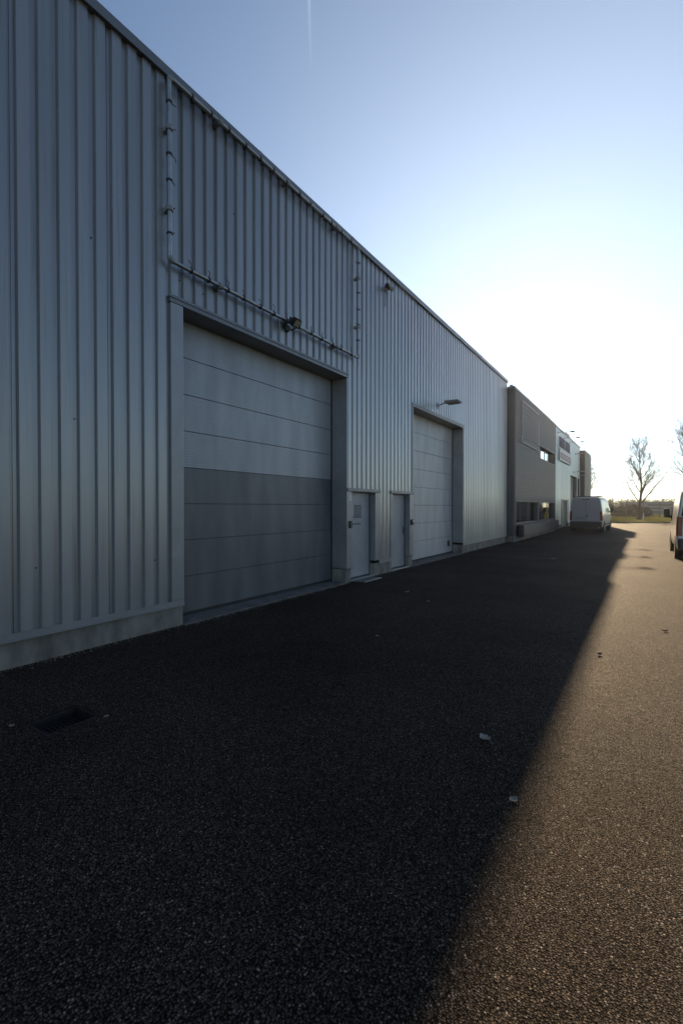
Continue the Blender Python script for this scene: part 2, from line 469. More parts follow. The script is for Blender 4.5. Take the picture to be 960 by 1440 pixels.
# ------------------------------------------------------------------ warehouse
WX = -5.5
PITCH, PH = .207, 2.335
def prof(y):
    t = (y-PH) % PITCH
    if t < .119: return 0.0
    if t < .135: return -.038*(t-.119)/.016
    if t < .191: return -.038
    return -.038*(1-(t-.191)/.016)
def clad(mb, y0, y1, z0, z1, x=WX, mi=0):
    ys = {y0, y1}
    k = math.floor((y0-PH)/PITCH)-1
    while PH+k*PITCH < y1+PITCH:
        for o in (0, .119, .135, .191):
            q = PH+k*PITCH+o
            if y0 < q < y1: ys.add(q)
        k += 1
    ys = sorted(ys)
    for a, b in zip(ys, ys[1:]):
        if b-a < 1e-5: continue
        xa = x+prof(a+1e-6); xb = x+prof(b-1e-6)
        mb.quad((xa, a, z0), (xb, b, z0), (xb, b, z1), (xa, a, z1))
def wl(px, x=WX):                                     # wall position of a column of the photograph (used only to size things)
    u = (px-480)/640; Z = -x/(math.sin(th)-u*math.cos(th)); return Z*(u*math.sin(th)+math.cos(th))

H1 = 7.72
YE = 22.55
wh = thing('warehouse', 'long silver ribbed metal warehouse with two roller doors nearest the camera', 'warehouse', (0, 0, 0))
D1 = (4.18, 8.46); D2 = (11.93, 16.22); P1 = (8.68, 9.74); P2 = (10.66, 11.71)
DT = 4.55; PT = 2.04
mb = MB()
clad(mb, -14, 3.98, .36, 7.62)
clad(mb, 3.98, 8.50, 4.64, 7.62)
clad(mb, 8.50, 11.87, 2.12, 7.62)
clad(mb, 11.87, 16.30, 4.64, 7.62)
clad(mb, 16.30, YE, .36, 7.62)
clad(mb, 9.97, 10.55, .36, 2.12)
# screw heads and a few dents of fixing rows
rr = random.Random(3)
for row in (1.0, 2.75, 4.9, 6.4, 7.2):
    k = -60
    while PH+k*PITCH < YE-.3:
        yy = PH+k*PITCH+.163
        k += 1
        if rr.random() < .85 or yy < -3: continue
        if row < 4.6 and (3.9 < yy < 16.4) and not (row > 2.2 and 8.6 < yy < 11.8): continue
        zz = row+rr.uniform(-.03, .03)
        mb.box(WX-.039, WX-.030, yy-.008, yy+.008, zz-.008, zz+.008, 1)
mb.build('cladding', [M['silver'], M['black']], wh)
mb = MB()
mb.box(WX-.10, WX+.045, -14, YE, H1-.125, H1, 0)
mb.box(WX+.040, WX+.052, -14, YE, H1-.135, H1-.110, 0)
for i in range(13):                                   # butt joints of the coping lengths
    y = -12+i*2.95
    mb.box(WX-.10, WX+.0475, y, y+.06, H1-.122, H1+.0035, 0)
mb.build('roof_cap', M['cap'], wh)
mb = MB()
mb.box(-32, WX-.10, -14, YE, 7.2, 7.5)
mb.build('roof', M['roof'], wh)
mb = MB()
mb.box(-32, -31.8, -14, YE, -.1, 7.2)
mb.box(-31.8, WX-.1, -14, -13.8, -.1, 7.2)
mb.box(-31.8, WX-.1, YE-.2, YE, -.1, 7.2)
mb.build('rear_wall', M['silver'], wh)
# plinth: concrete base and drip flashing
segs = ((-14, D1[0]), (D1[1], P1[0]), (P1[1], P2[0]), (P2[1], D2[0]), (D2[1], YE))
for a, b in segs:
    mb = MB()
    mb.box(WX-.45, WX-.020, a+.001, b-.001, -.12, .30, 0, bev=.008)
    mb.build('plinth', M['concrete'], wh)
for a, b in ((-14, D1[0]-.002), (9.95, 10.57), (D2[1]+.002, YE)):
    mb = MB()
    mb.box(WX-.06, WX+.022, a, b, .302, .312)
    mb.box(WX+.002, WX+.008, a, b, .312, .372)
    mb.box(WX+.016, WX+.022, a, b, .285, .302)
    mb.build('drip_flashing', M['flash'], wh)
for a, b in ((D1[1]+.01, P1[0]+.02), (P2[1]-.02, D2[0]-.01)):
    mb = MB(); mb.box(WX-.2, WX+.03, a, b, .302, .316)
    mb.build('drip_flashing', M['cap'], wh)

def sectional(name, y0, y1, top, mats, split, nrow, parent, x=WX-.40):
    """a sectional overhead door: panels with grooves, bottom seal; returns the mesh part"""
    mb = MB()
    hgt = (top-.06)/nrow
    for i in range(nrow):
        z0 = .06+i*hgt; z1 = z0+hgt
        mi = 0 if i >= split else 1
        # stepped joint with a fine shadow gap and slim horizontal micro ribs
        mb.box(x-.04, x, y0+.03, y1-.03, z0+.006, z1-.006, mi)
        mb.box(x-.045, x-.015, y0+.03, y1-.03, z1-.006, z1+.006, 3)
    mb.box(x-.045, x-.004, y0+.03, y1-.03, .012, .063, 2)
    d = mb.build(name, mats, parent)
    return d
# big door nearest the camera: pale upper sections, darker lower sections
def door_surround(y0, y1, parent, left, right):
    mb = MB()
    mb.box(WX-.46, WX+.020, left, right, DT, DT+.085)          # lintel and soffit
    mb.box(WX+.020, WX+.034, left-.02, right+.02, DT+.060, DT+.098)
    mb.build('lintel', M['cap'], parent)
sectional('garage_door', D1[0], D1[1], DT, [M['door_light'], M['door_grey'], M['rubber'], M['joint']], 4, 8, wh)['label'] = 'wide sectional door with pale upper and darker lower panels'
sectional('garage_door', D2[0], D2[1], DT, [M['door_white'], M['door_white'], M['rubber'], M['joint']], 0, 8, wh)['label'] = 'off-white sectional door further along the wall'
door_surround(*D1, wh, 3.96, 8.50)
door_surround(*D2, wh, 11.86, 16.28)
def jamb(y0, y1, z0, z1, mats=M['flash']):
    mb = MB()
    mb.box(WX-.46, WX+.012, y0, y1, z0, z1, 0, bev=.006)
    return mb.build('door_jamb', mats, wh)
jamb(3.975, D1[0], .372, DT-.002)
jamb(D1[1], D1[1]+.05, 2.10, DT-.002)
jamb(D1[1]-.0, P1[0], .318, PT)
jamb(P1[1], 9.965, .372, PT)
jamb(10.555, P2[0], .372, PT)
jamb(P2[1], D2[0], .318, PT)
jamb(D2[0]-.05, D2[0], 2.10, DT-.002)
jamb(D2[1], D2[1]+.085, .374, DT-.002)
# guide rails: the dark gap at the edge of each sectional door
for y in (D1[0], D1[1]-.03, D2[0], D2[1]-.03):
    mb = MB(); mb.box(WX-.455, WX-.385, y+.001, y+.029, .01, DT-.01)
    mb.build('guide_rail', M['rubber'], wh)
# back of the reveals so no light shines through
mb = MB(); mb.box(WX-.60, WX-.47, 3.9, 16.4, -.1, 4.7); mb.build('inner_wall', M['rubber'], wh)
# thresholds
for a, b in (D1, D2):
    mb = MB(); mb.box(WX-.46, WX+.03, a+.004, b-.004, -.05, .010, 0, bev=.004)
    mb.build('threshold', M['kerb'], wh)
mb = MB(); mb.box(WX-.46, WX+.011, D1[1], D1[1]+.009, PT+.001, 2.099); mb.build('door_jamb', M['flash'], wh)
# lintel trim over entrance doors
for a, b in ((D1[1]+.01, 9.99), (10.53, D2[0]-.005)):
    mb = MB(); mb.box(WX-.20, WX+.035, a, b, PT+.002, PT+.075, 0, bev=.006)
    mb.build('door_hood', M['cap'], wh)
# entrance doors
DXE = WX-.15
def entrance(y0, y1, label, hinge_right):
    mb = MB()
    mb.box(DXE-.05, DXE, y0+.035, y1-.035, .05, PT-.03, 0, bev=.004)
    d = mb.build('entrance_door', M['leaf_door'], wh); d['label'] = label
    mb = MB()
    mb.box(DXE-.06, DXE+.02, y0+.002, y0+.034, .03, PT-.001)
    mb.box(DXE-.06, DXE+.02, y1-.034, y1-.002, .03, PT-.001)
    mb.box(DXE-.06, DXE+.02, y0+.034, y1-.034, PT-.030, PT-.001)
    mb.build('door_frame', M['door_grey'], d)
    mb = MB()
    mb.box(DXE-.06, WX-.005, y0+.004, y1-.004, -.04, .030, 0, bev=.005)
    mb.build('door_sill', M['steel'], d)
    hy = y0+.10 if hinge_right else y1-.10
    mb = MB()
    mb.box(DXE+.001, DXE+.012, hy-.022, hy+.022, .93, 1.14, 0, bev=.003)
    mb.tube([(DXE+.01, hy, 1.06), (DXE+.05, hy, 1.06), (DXE+.055, hy+(.11 if hinge_right else -.11), 1.06)], .010, 8)
    mb.build('handle', M['steel'] if hinge_right else M['black'], d)
    return d
e1 = entrance(*P1, 'pale grey entrance door with a dark notice on it', True)
e2 = entrance(*P2, 'plain grey entrance door beside the white sectional door', False)
# notices on the first entrance door
mb = MB()
mb.box(DXE+.001, DXE+.004, 9.03, 9.33, 1.48, 1.74)
mb.box(DXE+.001, DXE+.004, 8.97, 9.36, 1.43, 1.475)
for i in range(5): mb.box(DXE+.004, DXE+.0055, 9.06, 9.30-.04*(i % 2), 1.52+i*.04, 1.535+i*.04, 1)
mb.build('notice', [M['paper'], M['grey_plastic']], e1)
mb = MB(); mb.box(DXE+.001, DXE+.004, 8.92, 9.30, 1.27, 1.315); mb.build('door_label', M['paper'], e1)
mb = MB(); mb.box(WX+.012, WX+.05, 8.55, 8.63, 1.22, 1.38, 0, bev=.008); mb.build('key_box', M['black'], wh)
mb = MB(); mb.box(WX+.012, WX+.016, 8.58, 8.62, 1.83, 1.98); mb.build('door_number_strip', M['sign_white'], wh)
# boot scraper grid at the first entrance
bs = MB()
bs.box(WX+.03, WX+.33, 8.72, 9.5, .004, .022, 0, bev=.004)
for i in range(12): bs.box(WX+.05, WX+.31, 8.75+i*.061, 8.775+i*.061, .022, .030)
tag(bs.build('door_mat', M['steel']), 'light metal foot grid on the asphalt below the pale entrance door', 'door mat')
# key switch by second entrance
mb = MB()
mb.box(WX+.012, WX+.06, 11.76, 11.86, 1.18, 1.34, 0, bev=.012)
mb.lathe([(0, .03), (.02, .03), (.03, .02), (.031, .0)], (WX+.06, 11.81, 1.29), 'x', 12, 1)
mb.build('key_switch', [M['black'], M['sign_white']], wh)
# handle on white door
mb = MB(); mb.box(WX-.40+.001, WX-.36, 15.72, 15.86, .28, .48, 0, bev=.01); mb.build('door_handle', M['black'], wh)

# wall lamp above the white door
def wall_lamp(y, z, x, reach, label, size=.5, group=None):
    t = thing('wall_lamp', label, 'lamp', (x, y, z), 0, group)
    mb = MB(); mb.box(0, .02, -.06, .06, -.09, .09, 0, bev=.006); mb.build('wall_bracket', M['grey_plastic'], t)
    mb = MB(); mb.tube([(.02, 0, 0), (reach*.4, 0, .05), (reach*.75, 0, .06)], .020, 8); mb.build('arm', M['grey_plastic'], t)
    mb = MB()
    bm = bmesh.new(); bmesh.ops.create_cube(bm, size=1)
    for v in bm.verts:
        v.co = Vector((reach*.65+size*.30 + v.co.x*size*.8, v.co.y*size*.75, .06+v.co.z*(.045 if v.co.x > 0 else .08)))
    bmesh.ops.bevel(bm, geom=bm.edges[:], offset=.012, segments=2, affect='EDGES'); mb.add_bm(bm); bm.free()
    mb.build('lamp_head', M['grey_plastic'], t)
    mb = MB(); mb.box(reach*.65-size*.03, reach*.65+size*.62, -size*.30, size*.30, .010, .018)
    mb.build('lamp_lens', M['lens_glass'], t)
    return t
wall_lamp(13.75, 4.90, WX, .55, 'flat grey wall lamp above the white sectional door', .55)

# ------------------------------------------------------------------ sign frames of steel tube
def tube_frame(name, label, x, y0, y1, z0, z1, r, off, step, parent_mats, mesh=False):
    t = thing(name, label, 'banner holder', (x, (y0+y1)/2, (z0+z1)/2))
    hy, hz = (y1-y0)/2, (z1-z0)/2
    rn = random.Random(int(y0*100))
    sides = [((off, -hy, -hz), (off, -hy, hz)), ((off, hy, -hz), (off, hy, hz)),
             ((off, -hy, hz), (off, hy, hz)), ((off, -hy, -hz), (off, hy, -hz))]
    for a, b in sides:
        a = Vector(a); b = Vector(b); d = (b-a).normalized()
        mb = MB(); mb.tube([a+d*r*1.5, b-d*r*1.5], r, 14); mb.build('tube', M['steel'], t)
    for sy in (-1, 1):
        for sz in (-1, 1):
            mb = MB()
            pts = []
            for i in range(7):
                q = math.pi/2*i/6
                pts.append((off, sy*(hy-.05+.05*math.sin(q)), sz*(hz-.05+.05*math.cos(q))))
            mb.tube(pts, r*1.22, 12); mb.build('corner_joint', M['grey_plastic'], t)
    # lashing ties round the tubes, and clamps that hold it to the wall
    if step:
        for a, b in sides:
            a = Vector(a); b = Vector(b); d = (b-a).normalized(); ln = (b-a).length
            n = int(ln/step)
            for i in range(1, n):
                p = a+d*(ln*i/n+rn.uniform(-.04, .04))
                mb = MB(); mb.tube([p-d*.011, p+d*.011], r*1.45, 10)
                inn = Vector((0, 1, 0)) if abs(d.z) > .5 else Vector((0, 0, 1))
                if (a+b).dot(inn) > 0: inn = -inn
                q = p+inn*r*1.3
                k = rn.uniform(.03, .11)
                mb.tube([q, q+inn*k*.5+Vector((rn.uniform(.01, .04), 0, rn.uniform(-.02, .03))), q+inn*k+d*rn.uniform(-.05, .05)], .006, 5)
                mb.build('cable_tie', M['black'], t)
            for q in ((.18, .5, .82) if ln > 3 else (.28, .72)):
                p = a+d*ln*q
                mb = MB(); mb.box(-.03, off, p.y-.03, p.y+.03, p.z-.03, p.z+.03, 0, bev=.006)
                mb.tube([p-d*.03, p+d*.03], r*1.6, 10)
                mb.build('clamp', M['grey_plastic'], t)
    return t
tube_frame('banner_holder', 'empty silver tube frame with black ties above the nearest sectional door', WX, 3.90, 8.80, 5.06, 7.53, .030, .10, .33, None)

# floodlight on the lower tube
fl = thing('floodlight', 'small black floodlight at the lower tube of the empty frame', 'floodlight', (WX+.14, 6.42, 5.02))
mb = MB()
bm = bmesh.new(); bmesh.ops.create_cube(bm, size=1)
for v in bm.verts: v.co = Vector((v.co.x*.08, v.co.y*.19, v.co.z*.16))
bmesh.ops.bevel(bm, geom=bm.edges[:], offset=.012, segments=2, affect='EDGES')
bmesh.ops.rotate(bm, verts=bm.verts[:], cent=(0, 0, 0), matrix=Matrix.Rotation(R(38), 3, 'Y'))
bmesh.ops.translate(bm, verts=bm.verts[:], vec=(.10, 0, .0)); mb.add_bm(bm); bm.free()
for i in range(6):
    mb.box(.025, .06, -.09+i*.034, -.08+i*.034, .0, .09)
mb.build('housing', M['black'], fl)
mb = MB(); c, s_ = math.cos(R(38)), math.sin(R(38))
def rp3(x, y, z): return (.10+x*c+z*s_, y, -x*s_+z*c)
mb.quad(rp3(.043, -.07, -.055), rp3(.043, .07, -.055), rp3(.043, .07, .055), rp3(.043, -.07, .055))
mb.build('lens', M['lens_glass'], fl)
mb = MB()
mb.tube([(-.10, -.13, -.05), (-.02, -.13, -.03), (.10, -.13, 0)], .012, 6); mb.tube([(-.10, .13, -.05), (-.02, .13, -.03), (.10, .13, 0)], .012, 6)
mb.tube([(-.10, -.13, -.05), (-.10, .13, -.05)], .012, 6); mb.box(-.17, -.09, -.05, .05, -.10, .0)
mb.build('bracket', M['black'], fl)

# round alarm lamp under the eaves
al = thing('security_camera', 'small dark camera on a bracket under the roof edge beside the frame', 'security camera', (WX, 10.24, 7.18))
mb = MB(); mb.box(-.03, .03, -.05, .05, -.06, .05, 0, bev=.008); mb.tube([(.03, 0, 0), (.12, 0, -.02)], .018, 8); mb.build('wall_mount', M['grey_plastic'], al)
mb = MB(); mb.lathe([(-.09, 0), (-.09, .045), (-.07, .062), (.05, .066), (.08, .05), (.082, 0)], (.13, -.07, .02), 'y', 16); mb.build('housing', M['black'], al)
mb = MB(); mb.lathe([(-.05, 0), (-.05, .05), (.04, .06), (.06, .04), (.062, 0)], (.13, .11, .04), 'y', 16); mb.build('lens_hood', M['grey_plastic'], al)
mb = MB(); mb.tube([(.02, 0, -.05), (.012, .01, -.2), (.008, 0, -.42)], .007, 6); mb.build('cable', M['black'], al)

# ------------------------------------------------------------------ office block (dark horizontal cladding)
X2, Y2A, Y2B, H2 = -5.18, 22.55, 34.7, 7.43
ob = thing('office_block', 'dark grey office block with fine horizontal cladding and ribbon windows', 'office building')
def hclad(mb, y0, y1, z0, z1, x, mi=0, p=.115, d=.024):
    z = z0
    while z < z1-1e-4:
        e = min(z+p, z1)
        a, b, c_ = z+(e-z)*.12, z+(e-z)*.62, z+(e-z)*.76
        for (p0, x0, p1, x1) in ((z, x-d, a, x), (a, x, b, x), (b, x, c_, x-d), (c_, x-d, e, x-d)):
            mb.quad((x0, y0, p0), (x0, y1, p0), (x1, y1, p1), (x1, y0, p1), mi)
        z = e
UW = (28.75, 34.25, 4.52, 5.34)                       # upper window y0,y1,z0,z1
GW1 = (22.95, 28.3, .84, 2.0); GW2 = (28.75, 34.25, .84, 2.0)
mb = MB()
hclad(mb, Y2A+.35, Y2B, UW[3], H2-.12, X2)
hclad(mb, Y2A+.35, UW[0], UW[2], UW[3], X2); hclad(mb, UW[1], Y2B, UW[2], UW[3], X2)
hclad(mb, Y2A+.35, Y2B, 2.0, UW[2], X2)
hclad(mb, Y2A+.35, GW1[0], .3, 2.0, X2); hclad(mb, GW1[1], GW2[0], .84, 2.0, X2); hclad(mb, GW2[1], Y2B, .3, 2.0, X2)
hclad(mb, GW1[0], GW2[1], .3, .84, X2)
mb.build('cladding', M['dark_clad'], ob)
# rounded near corner and rounded top edge
mb = MB()
ring = []
for i in range(9):
    q = math.pi/2*i/8
    ring.append((X2-.35+.35*math.cos(q), Y2A+.35-.35*math.sin(q)))
ring.append((-5.62, Y2A))
for (xa, ya), (xb, yb) in zip(ring, ring[1:]):
    mb.quad((xa, ya, .3), (xb, yb, .3), (xb, yb, H2-.12), (xa, ya, H2-.12), 0, True)
mb.build('corner_panel', M['dark_clad'], ob)
mb = MB()
mb.box(-5.7, X2+.03, Y2A-.03, Y2B, H2-.12, H2, 0, bev=.03)
mb.build('roof_cap', M['cap'], ob)
mb = MB(); mb.box(-32, -5.7, Y2A, Y2B, 6.9, 7.3); mb.build('roof', M['roof'], ob)
mb = MB(); mb.box(-32, -31.8, Y2A, Y2B, 0, 6.9); mb.box(-31.8, -5.72, Y2B-.2, Y2B, 0, 6.9); mb.box(X2-.05, X2-.36, Y2B-.06, Y2B-.002, 0, H2-.13)
mb.box(-31.8, -5.72, Y2A+.001, Y2A+.2, 0, 6.9); mb.build('rear_wall', M['dark_clad'], ob)
mb = MB(); mb.box(-5.70, X2-.02, Y2A+.1, Y2B, -.1, .29, 0, bev=.01); mb.build('plinth', M['concrete'], ob)
def window(spec, depth, panes, parent, blinds=None, label=None):
    y0, y1, z0, z1 = spec
    mb = MB(); x = X2-depth
    # frame with reveal
    mb.box(x-.02, X2+.012, y0, y0+.05, z0, z1); mb.box(x-.02, X2+.012, y1-.05, y1, z0, z1)
    mb.box(x-.02, X2+.012, y0+.05, y1-.05, z1-.05, z1); mb.box(x-.02, X2+.03, y0+.05, y1-.05, z0, z0+.05)
    step = (y1-y0-.1)/panes
    for i in range(1, panes):
        yy = y0+.05+step*i; mb.box(x-.02, x+.02, yy-.035, yy+.035, z0+.05, z1-.05)
    w = mb.build('window', M['frame_dark'], parent)
    if label: w['label'] = label
    mb = MB(); mb.box(x-.012, x, y0+.05, y1-.05, z0+.05, z1-.05); mb.build('pane', M['glass'] if not blinds else M['clear'], w)
    if blinds:
        mb = MB(); rn = random.Random(int(y0*10))
        y = y0+.08
        while y < y0+(y1-y0)*blinds:
            wd = rn.uniform(.10, .16)
            if rn.random() < .8: mb.box(x-.10+rn.uniform(-.02, .02), x-.09+rn.uniform(-.0, .02), y, y+wd, z0+.06, z1-.05)
            y += wd+rn.uniform(.01, .10)
        mb.build('blind', M['blind'], w)
    return w
gm = bpy.data.materials.new('clear_glass'); gm.use_nodes = True
gt = gm.node_tree; gt.nodes.clear()
go = gt.nodes.new('ShaderNodeOutputMaterial'); gmx = gt.nodes.new('ShaderNodeMixShader'); gtr = gt.nodes.new('ShaderNodeBsdfTransparent'); ggl = gt.nodes.new('ShaderNodeBsdfGlossy')
ggl.inputs['Roughness'].default_value = .03; gfr = gt.nodes.new('ShaderNodeFresnel'); gfr.inputs[0].default_value = 1.6
gt.links.new(gfr.outputs[0], gmx.inputs[0]); gt.links.new(gtr.outputs[0], gmx.inputs[1]); gt.links.new(ggl.outputs[0], gmx.inputs[2]); gt.links.new(gmx.outputs[0], go.inputs[0])
M['clear'] = gm
window(UW, .20, 4, ob, None, 'upper ribbon window')
window(GW1, .18, 3, ob, .85, 'ground floor window with hanging blinds')
window(GW2, .18, 3, ob, .3, 'ground floor window nearest the far corner')
mb = MB(); mb.box(X2-.9, X2-.8, Y2A+.3, Y2B-.3, .3, 7.0); mb.build('inner_wall', M['rubber'], ob)
mb = MB(); mb.box(X2+.02, X2+.30, 23.3, 34.0, .22, .80, 0, bev=.02)
for i in range(4): mb.box(X2+.30, X2+.312, 23.32, 33.98, .27+i*.13, .36+i*.13)
mb.build('apron_panel', M['dark_clad'], ob)
t2 = tube_frame('banner_holder', 'pale rectangular banner frame on the dark office block', X2, 23.95, 28.25, 4.92, 7.0, .022, .07, 0, None)
mb = MB()                                             # mesh banner lashed in the frame
rowz = -1.0
while rowz < 1.0:
    mb.box(.055, .060, -2.10, 2.10, rowz, rowz+.035); rowz += .075
mb.build('mesh_banner', M['dark_clad'], t2)

# ------------------------------------------------------------------ pale far unit with signs
Y3B, H3 = 52.0, 7.72
fu = thing('far_unit', 'pale ribbed metal unit with sign boards beyond the dark office block', 'industrial unit')
DD = ((44.7, 49.4), (50.0, 51.75))
mb = MB()
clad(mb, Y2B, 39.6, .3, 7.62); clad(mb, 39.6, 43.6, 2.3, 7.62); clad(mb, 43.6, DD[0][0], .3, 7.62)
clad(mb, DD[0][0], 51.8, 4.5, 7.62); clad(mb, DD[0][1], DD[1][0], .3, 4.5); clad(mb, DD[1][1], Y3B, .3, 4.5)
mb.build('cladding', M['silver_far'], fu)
mb = MB(); mb.box(WX-.12, WX+.05, Y2B, Y3B, H3-.12, H3); mb.box(WX-.1, WX+.1, 41.5, 43.5, H3, H3+.10); mb.build('roof_cap', M['cap'], fu)
mb = MB(); mb.box(-32, WX-.12, Y2B, Y3B, 7.2, 7.5); mb.build('roof', M['roof'], fu)
mb = MB(); mb.box(-32, -31.8, Y2B, Y3B, 0, 7.2); mb.build('rear_wall', M['rubber'], fu)
mb = MB(); mb.box(WX-.7, WX-.6, Y2B, Y3B, 0, 7.2); mb.build('inner_wall', M['rubber'], fu)
for a, b in ((Y2B, 39.6), (43.6, 44.7)):
    mb = MB(); mb.box(WX-.4, WX-.02, a, b, -.1, .28); mb.build('plinth', M['concrete'], fu)
for a, b in DD:
    sectional('garage_door', a, b, 4.5, [M['door_grey'], M['door_grey'], M['rubber'], M['joint']], 0, 8, fu, WX-.30)
mb = MB(); mb.box(WX-.35, WX+.03, 39.6, 43.6, 2.2, 2.30); mb.build('door_hood', M['cap'], fu)
mb = MB(); mb.box(WX-.22, WX-.18, 39.6, 43.6, .02, 2.2)
for y in (39.6, 40.9, 42.2, 43.5): mb.box(WX-.18, WX-.13, y+.002, y+.08, .02, 2.2)
mb.build('entrance_door', M['door_grey'], fu)
# sign boards (lettering too small to read: strokes only)
sb = thing('sign_board', 'white sign board with dark letters above a brown red band', 'sign', (WX+.05, 41.0, 6.1))
mb = MB(); mb.box(0, .08, -3.1, 3.1, -.85, .05, 0, bev=.01); mb.build('panel', M['sign_white'], sb)
for a, b in ((-2.9, -.55), (-.35, 2.9)):
    mb = MB(); mb.box(.08, .095, a, b, -.68, -.24); mb.build('red_band', M['sign_red'], sb)
rn = random.Random(5)
y = -2.8
while y < 2.7:
    if not -.7 < y+.1 < -.3:
        mb = MB(); mb.box(.095, .10, y, y+.07, -.58, -.34)
        if rn.random() < .6: mb.box(.095, .10, y+.07, y+.2, -.40, -.34)
        if rn.random() < .5: mb.box(.095, .10, y+.07, y+.2, -.58, -.52)
        mb.build('small_letter', M['sign_white'], sb)
    y += .32
y = -3.0
k = 0
while y < 2.8:                                         # large free-standing letters above the board
    mb = MB()
    k += 1
    def stroke(p, q, t=.07):
        p = Vector((.04, *p)); q = Vector((.04, *q)); d = (q-p).normalized(); n = Vector((0, -d.z, d.y))*t/2
        a = [p-n, q-n, q+n, p+n]
        lo = [v-Vector((.03, 0, 0)) for v in a]; hi = [v+Vector((.03, 0, 0)) for v in a]
        mb.quad(*hi); mb.quad(*reversed(lo))
        for i in range(4): mb.quad(lo[i], lo[(i+1) % 4], hi[(i+1) % 4], hi[i])
    sel = k % 4
    if sel == 1: stroke((y, .2), (y, .95)); stroke((y+.5, .2), (y+.5, .95)); stroke((y, .95), (y+.25, .5)); stroke((y+.25, .5), (y+.5, .95))
    elif sel == 2: stroke((y, .2), (y+.25, .95)); stroke((y+.25, .95), (y+.5, .2)); stroke((y+.1, .45), (y+.4, .45))
    elif sel == 3: stroke((y, .2), (y, .95)); stroke((y, .95), (y+.5, .2)); stroke((y+.5, .2), (y+.5, .95))
    else: stroke((y, .2), (y, .95)); stroke((y, .23), (y+.45, .23))
    mb.build('letter', M['sign_blue'], sb)
    y += .78
def sign_lamp(y, z, label):
    t = thing('sign_lamp', label, 'lamp', (WX, y, z), 0, 'lamp arms above the sign board')
    mb = MB(); mb.box(0, .03, -.06, .06, -.06, .06); mb.build('wall_bracket', M['grey_plastic'], t)
    mb = MB(); mb.tube([(.03, 0, 0), (1.0, 0, .03)], .022, 8); mb.build('arm', M['grey_plastic'], t)
    mb = MB(); mb.box(.88, 1.16, -.15, .15, -.07, .0, 0, bev=.02); mb.build('lamp_head', M['black'], t)
sign_lamp(37.6, 7.28, 'nearest of the three lamp arms over the far sign board')
sign_lamp(40.9, 7.28, 'middle of the three lamp arms over the far sign board')
sign_lamp(44.0, 7.28, 'farthest of the three lamp arms over the far sign board')
wall_lamp(48.0, 6.65, WX, .5, 'dark wall lamp high on the pale unit below its roof edge', .5)
wall_lamp(46.6, 4.85, WX, .8, 'wall lamp over the wider dark door of the pale unit', .55)
wall_lamp(50.8, 4.75, WX, .8, 'wall lamp over the narrow dark door of the pale unit', .55)

# ------------------------------------------------------------------ end block
X4, Y4A, Y4B, H4 = -5.08, 52.0, 58.6, 7.42
eb = thing('end_block', 'plain dark grey block at the far end of the row', 'building')
mb = MB()
hclad(mb, Y4A+.002, Y4B-.3, .3, H4-.1, X4, p=.17, d=.02)
for z0, z1 in ((.3, H4-.1),):
    pr = None
    for i in range(9):
        q = math.pi/2*i/8; p = (X4-.3+.3*math.cos(q), Y4B-.3+.3*math.sin(q))
        if pr: mb.quad((*pr, z0), (*p, z0), (*p, z1), (*pr, z1), 0, True)
        pr = p
mb.quad((X4-.02, Y4A, .3), (WX-.1, Y4A, .3), (WX-.1, Y4A, H4-.1), (X4-.02, Y4A, H4-.1))
mb.quad((X4-.3, Y4B, .3), (-32, Y4B, .3), (-32, Y4B, H4-.1), (X4-.3, Y4B, H4-.1))
mb.quad((-32, Y4A, .3), (-32, Y4B, .3), (-32, Y4B, H4-.1), (-32, Y4A, H4-.1))
mb.build('cladding', M['dark_clad'], eb)
mb = MB(); mb.box(-32.02, X4+.03, Y4A-.03, Y4B+.02, H4-.1, H4, 0, bev=.03); mb.build('roof', M['cap'], eb)
mb = MB(); mb.box(-31.9, X4-.03, Y4A+.01, Y4B-.05, -.1, .29); mb.build('plinth', M['concrete'], eb)

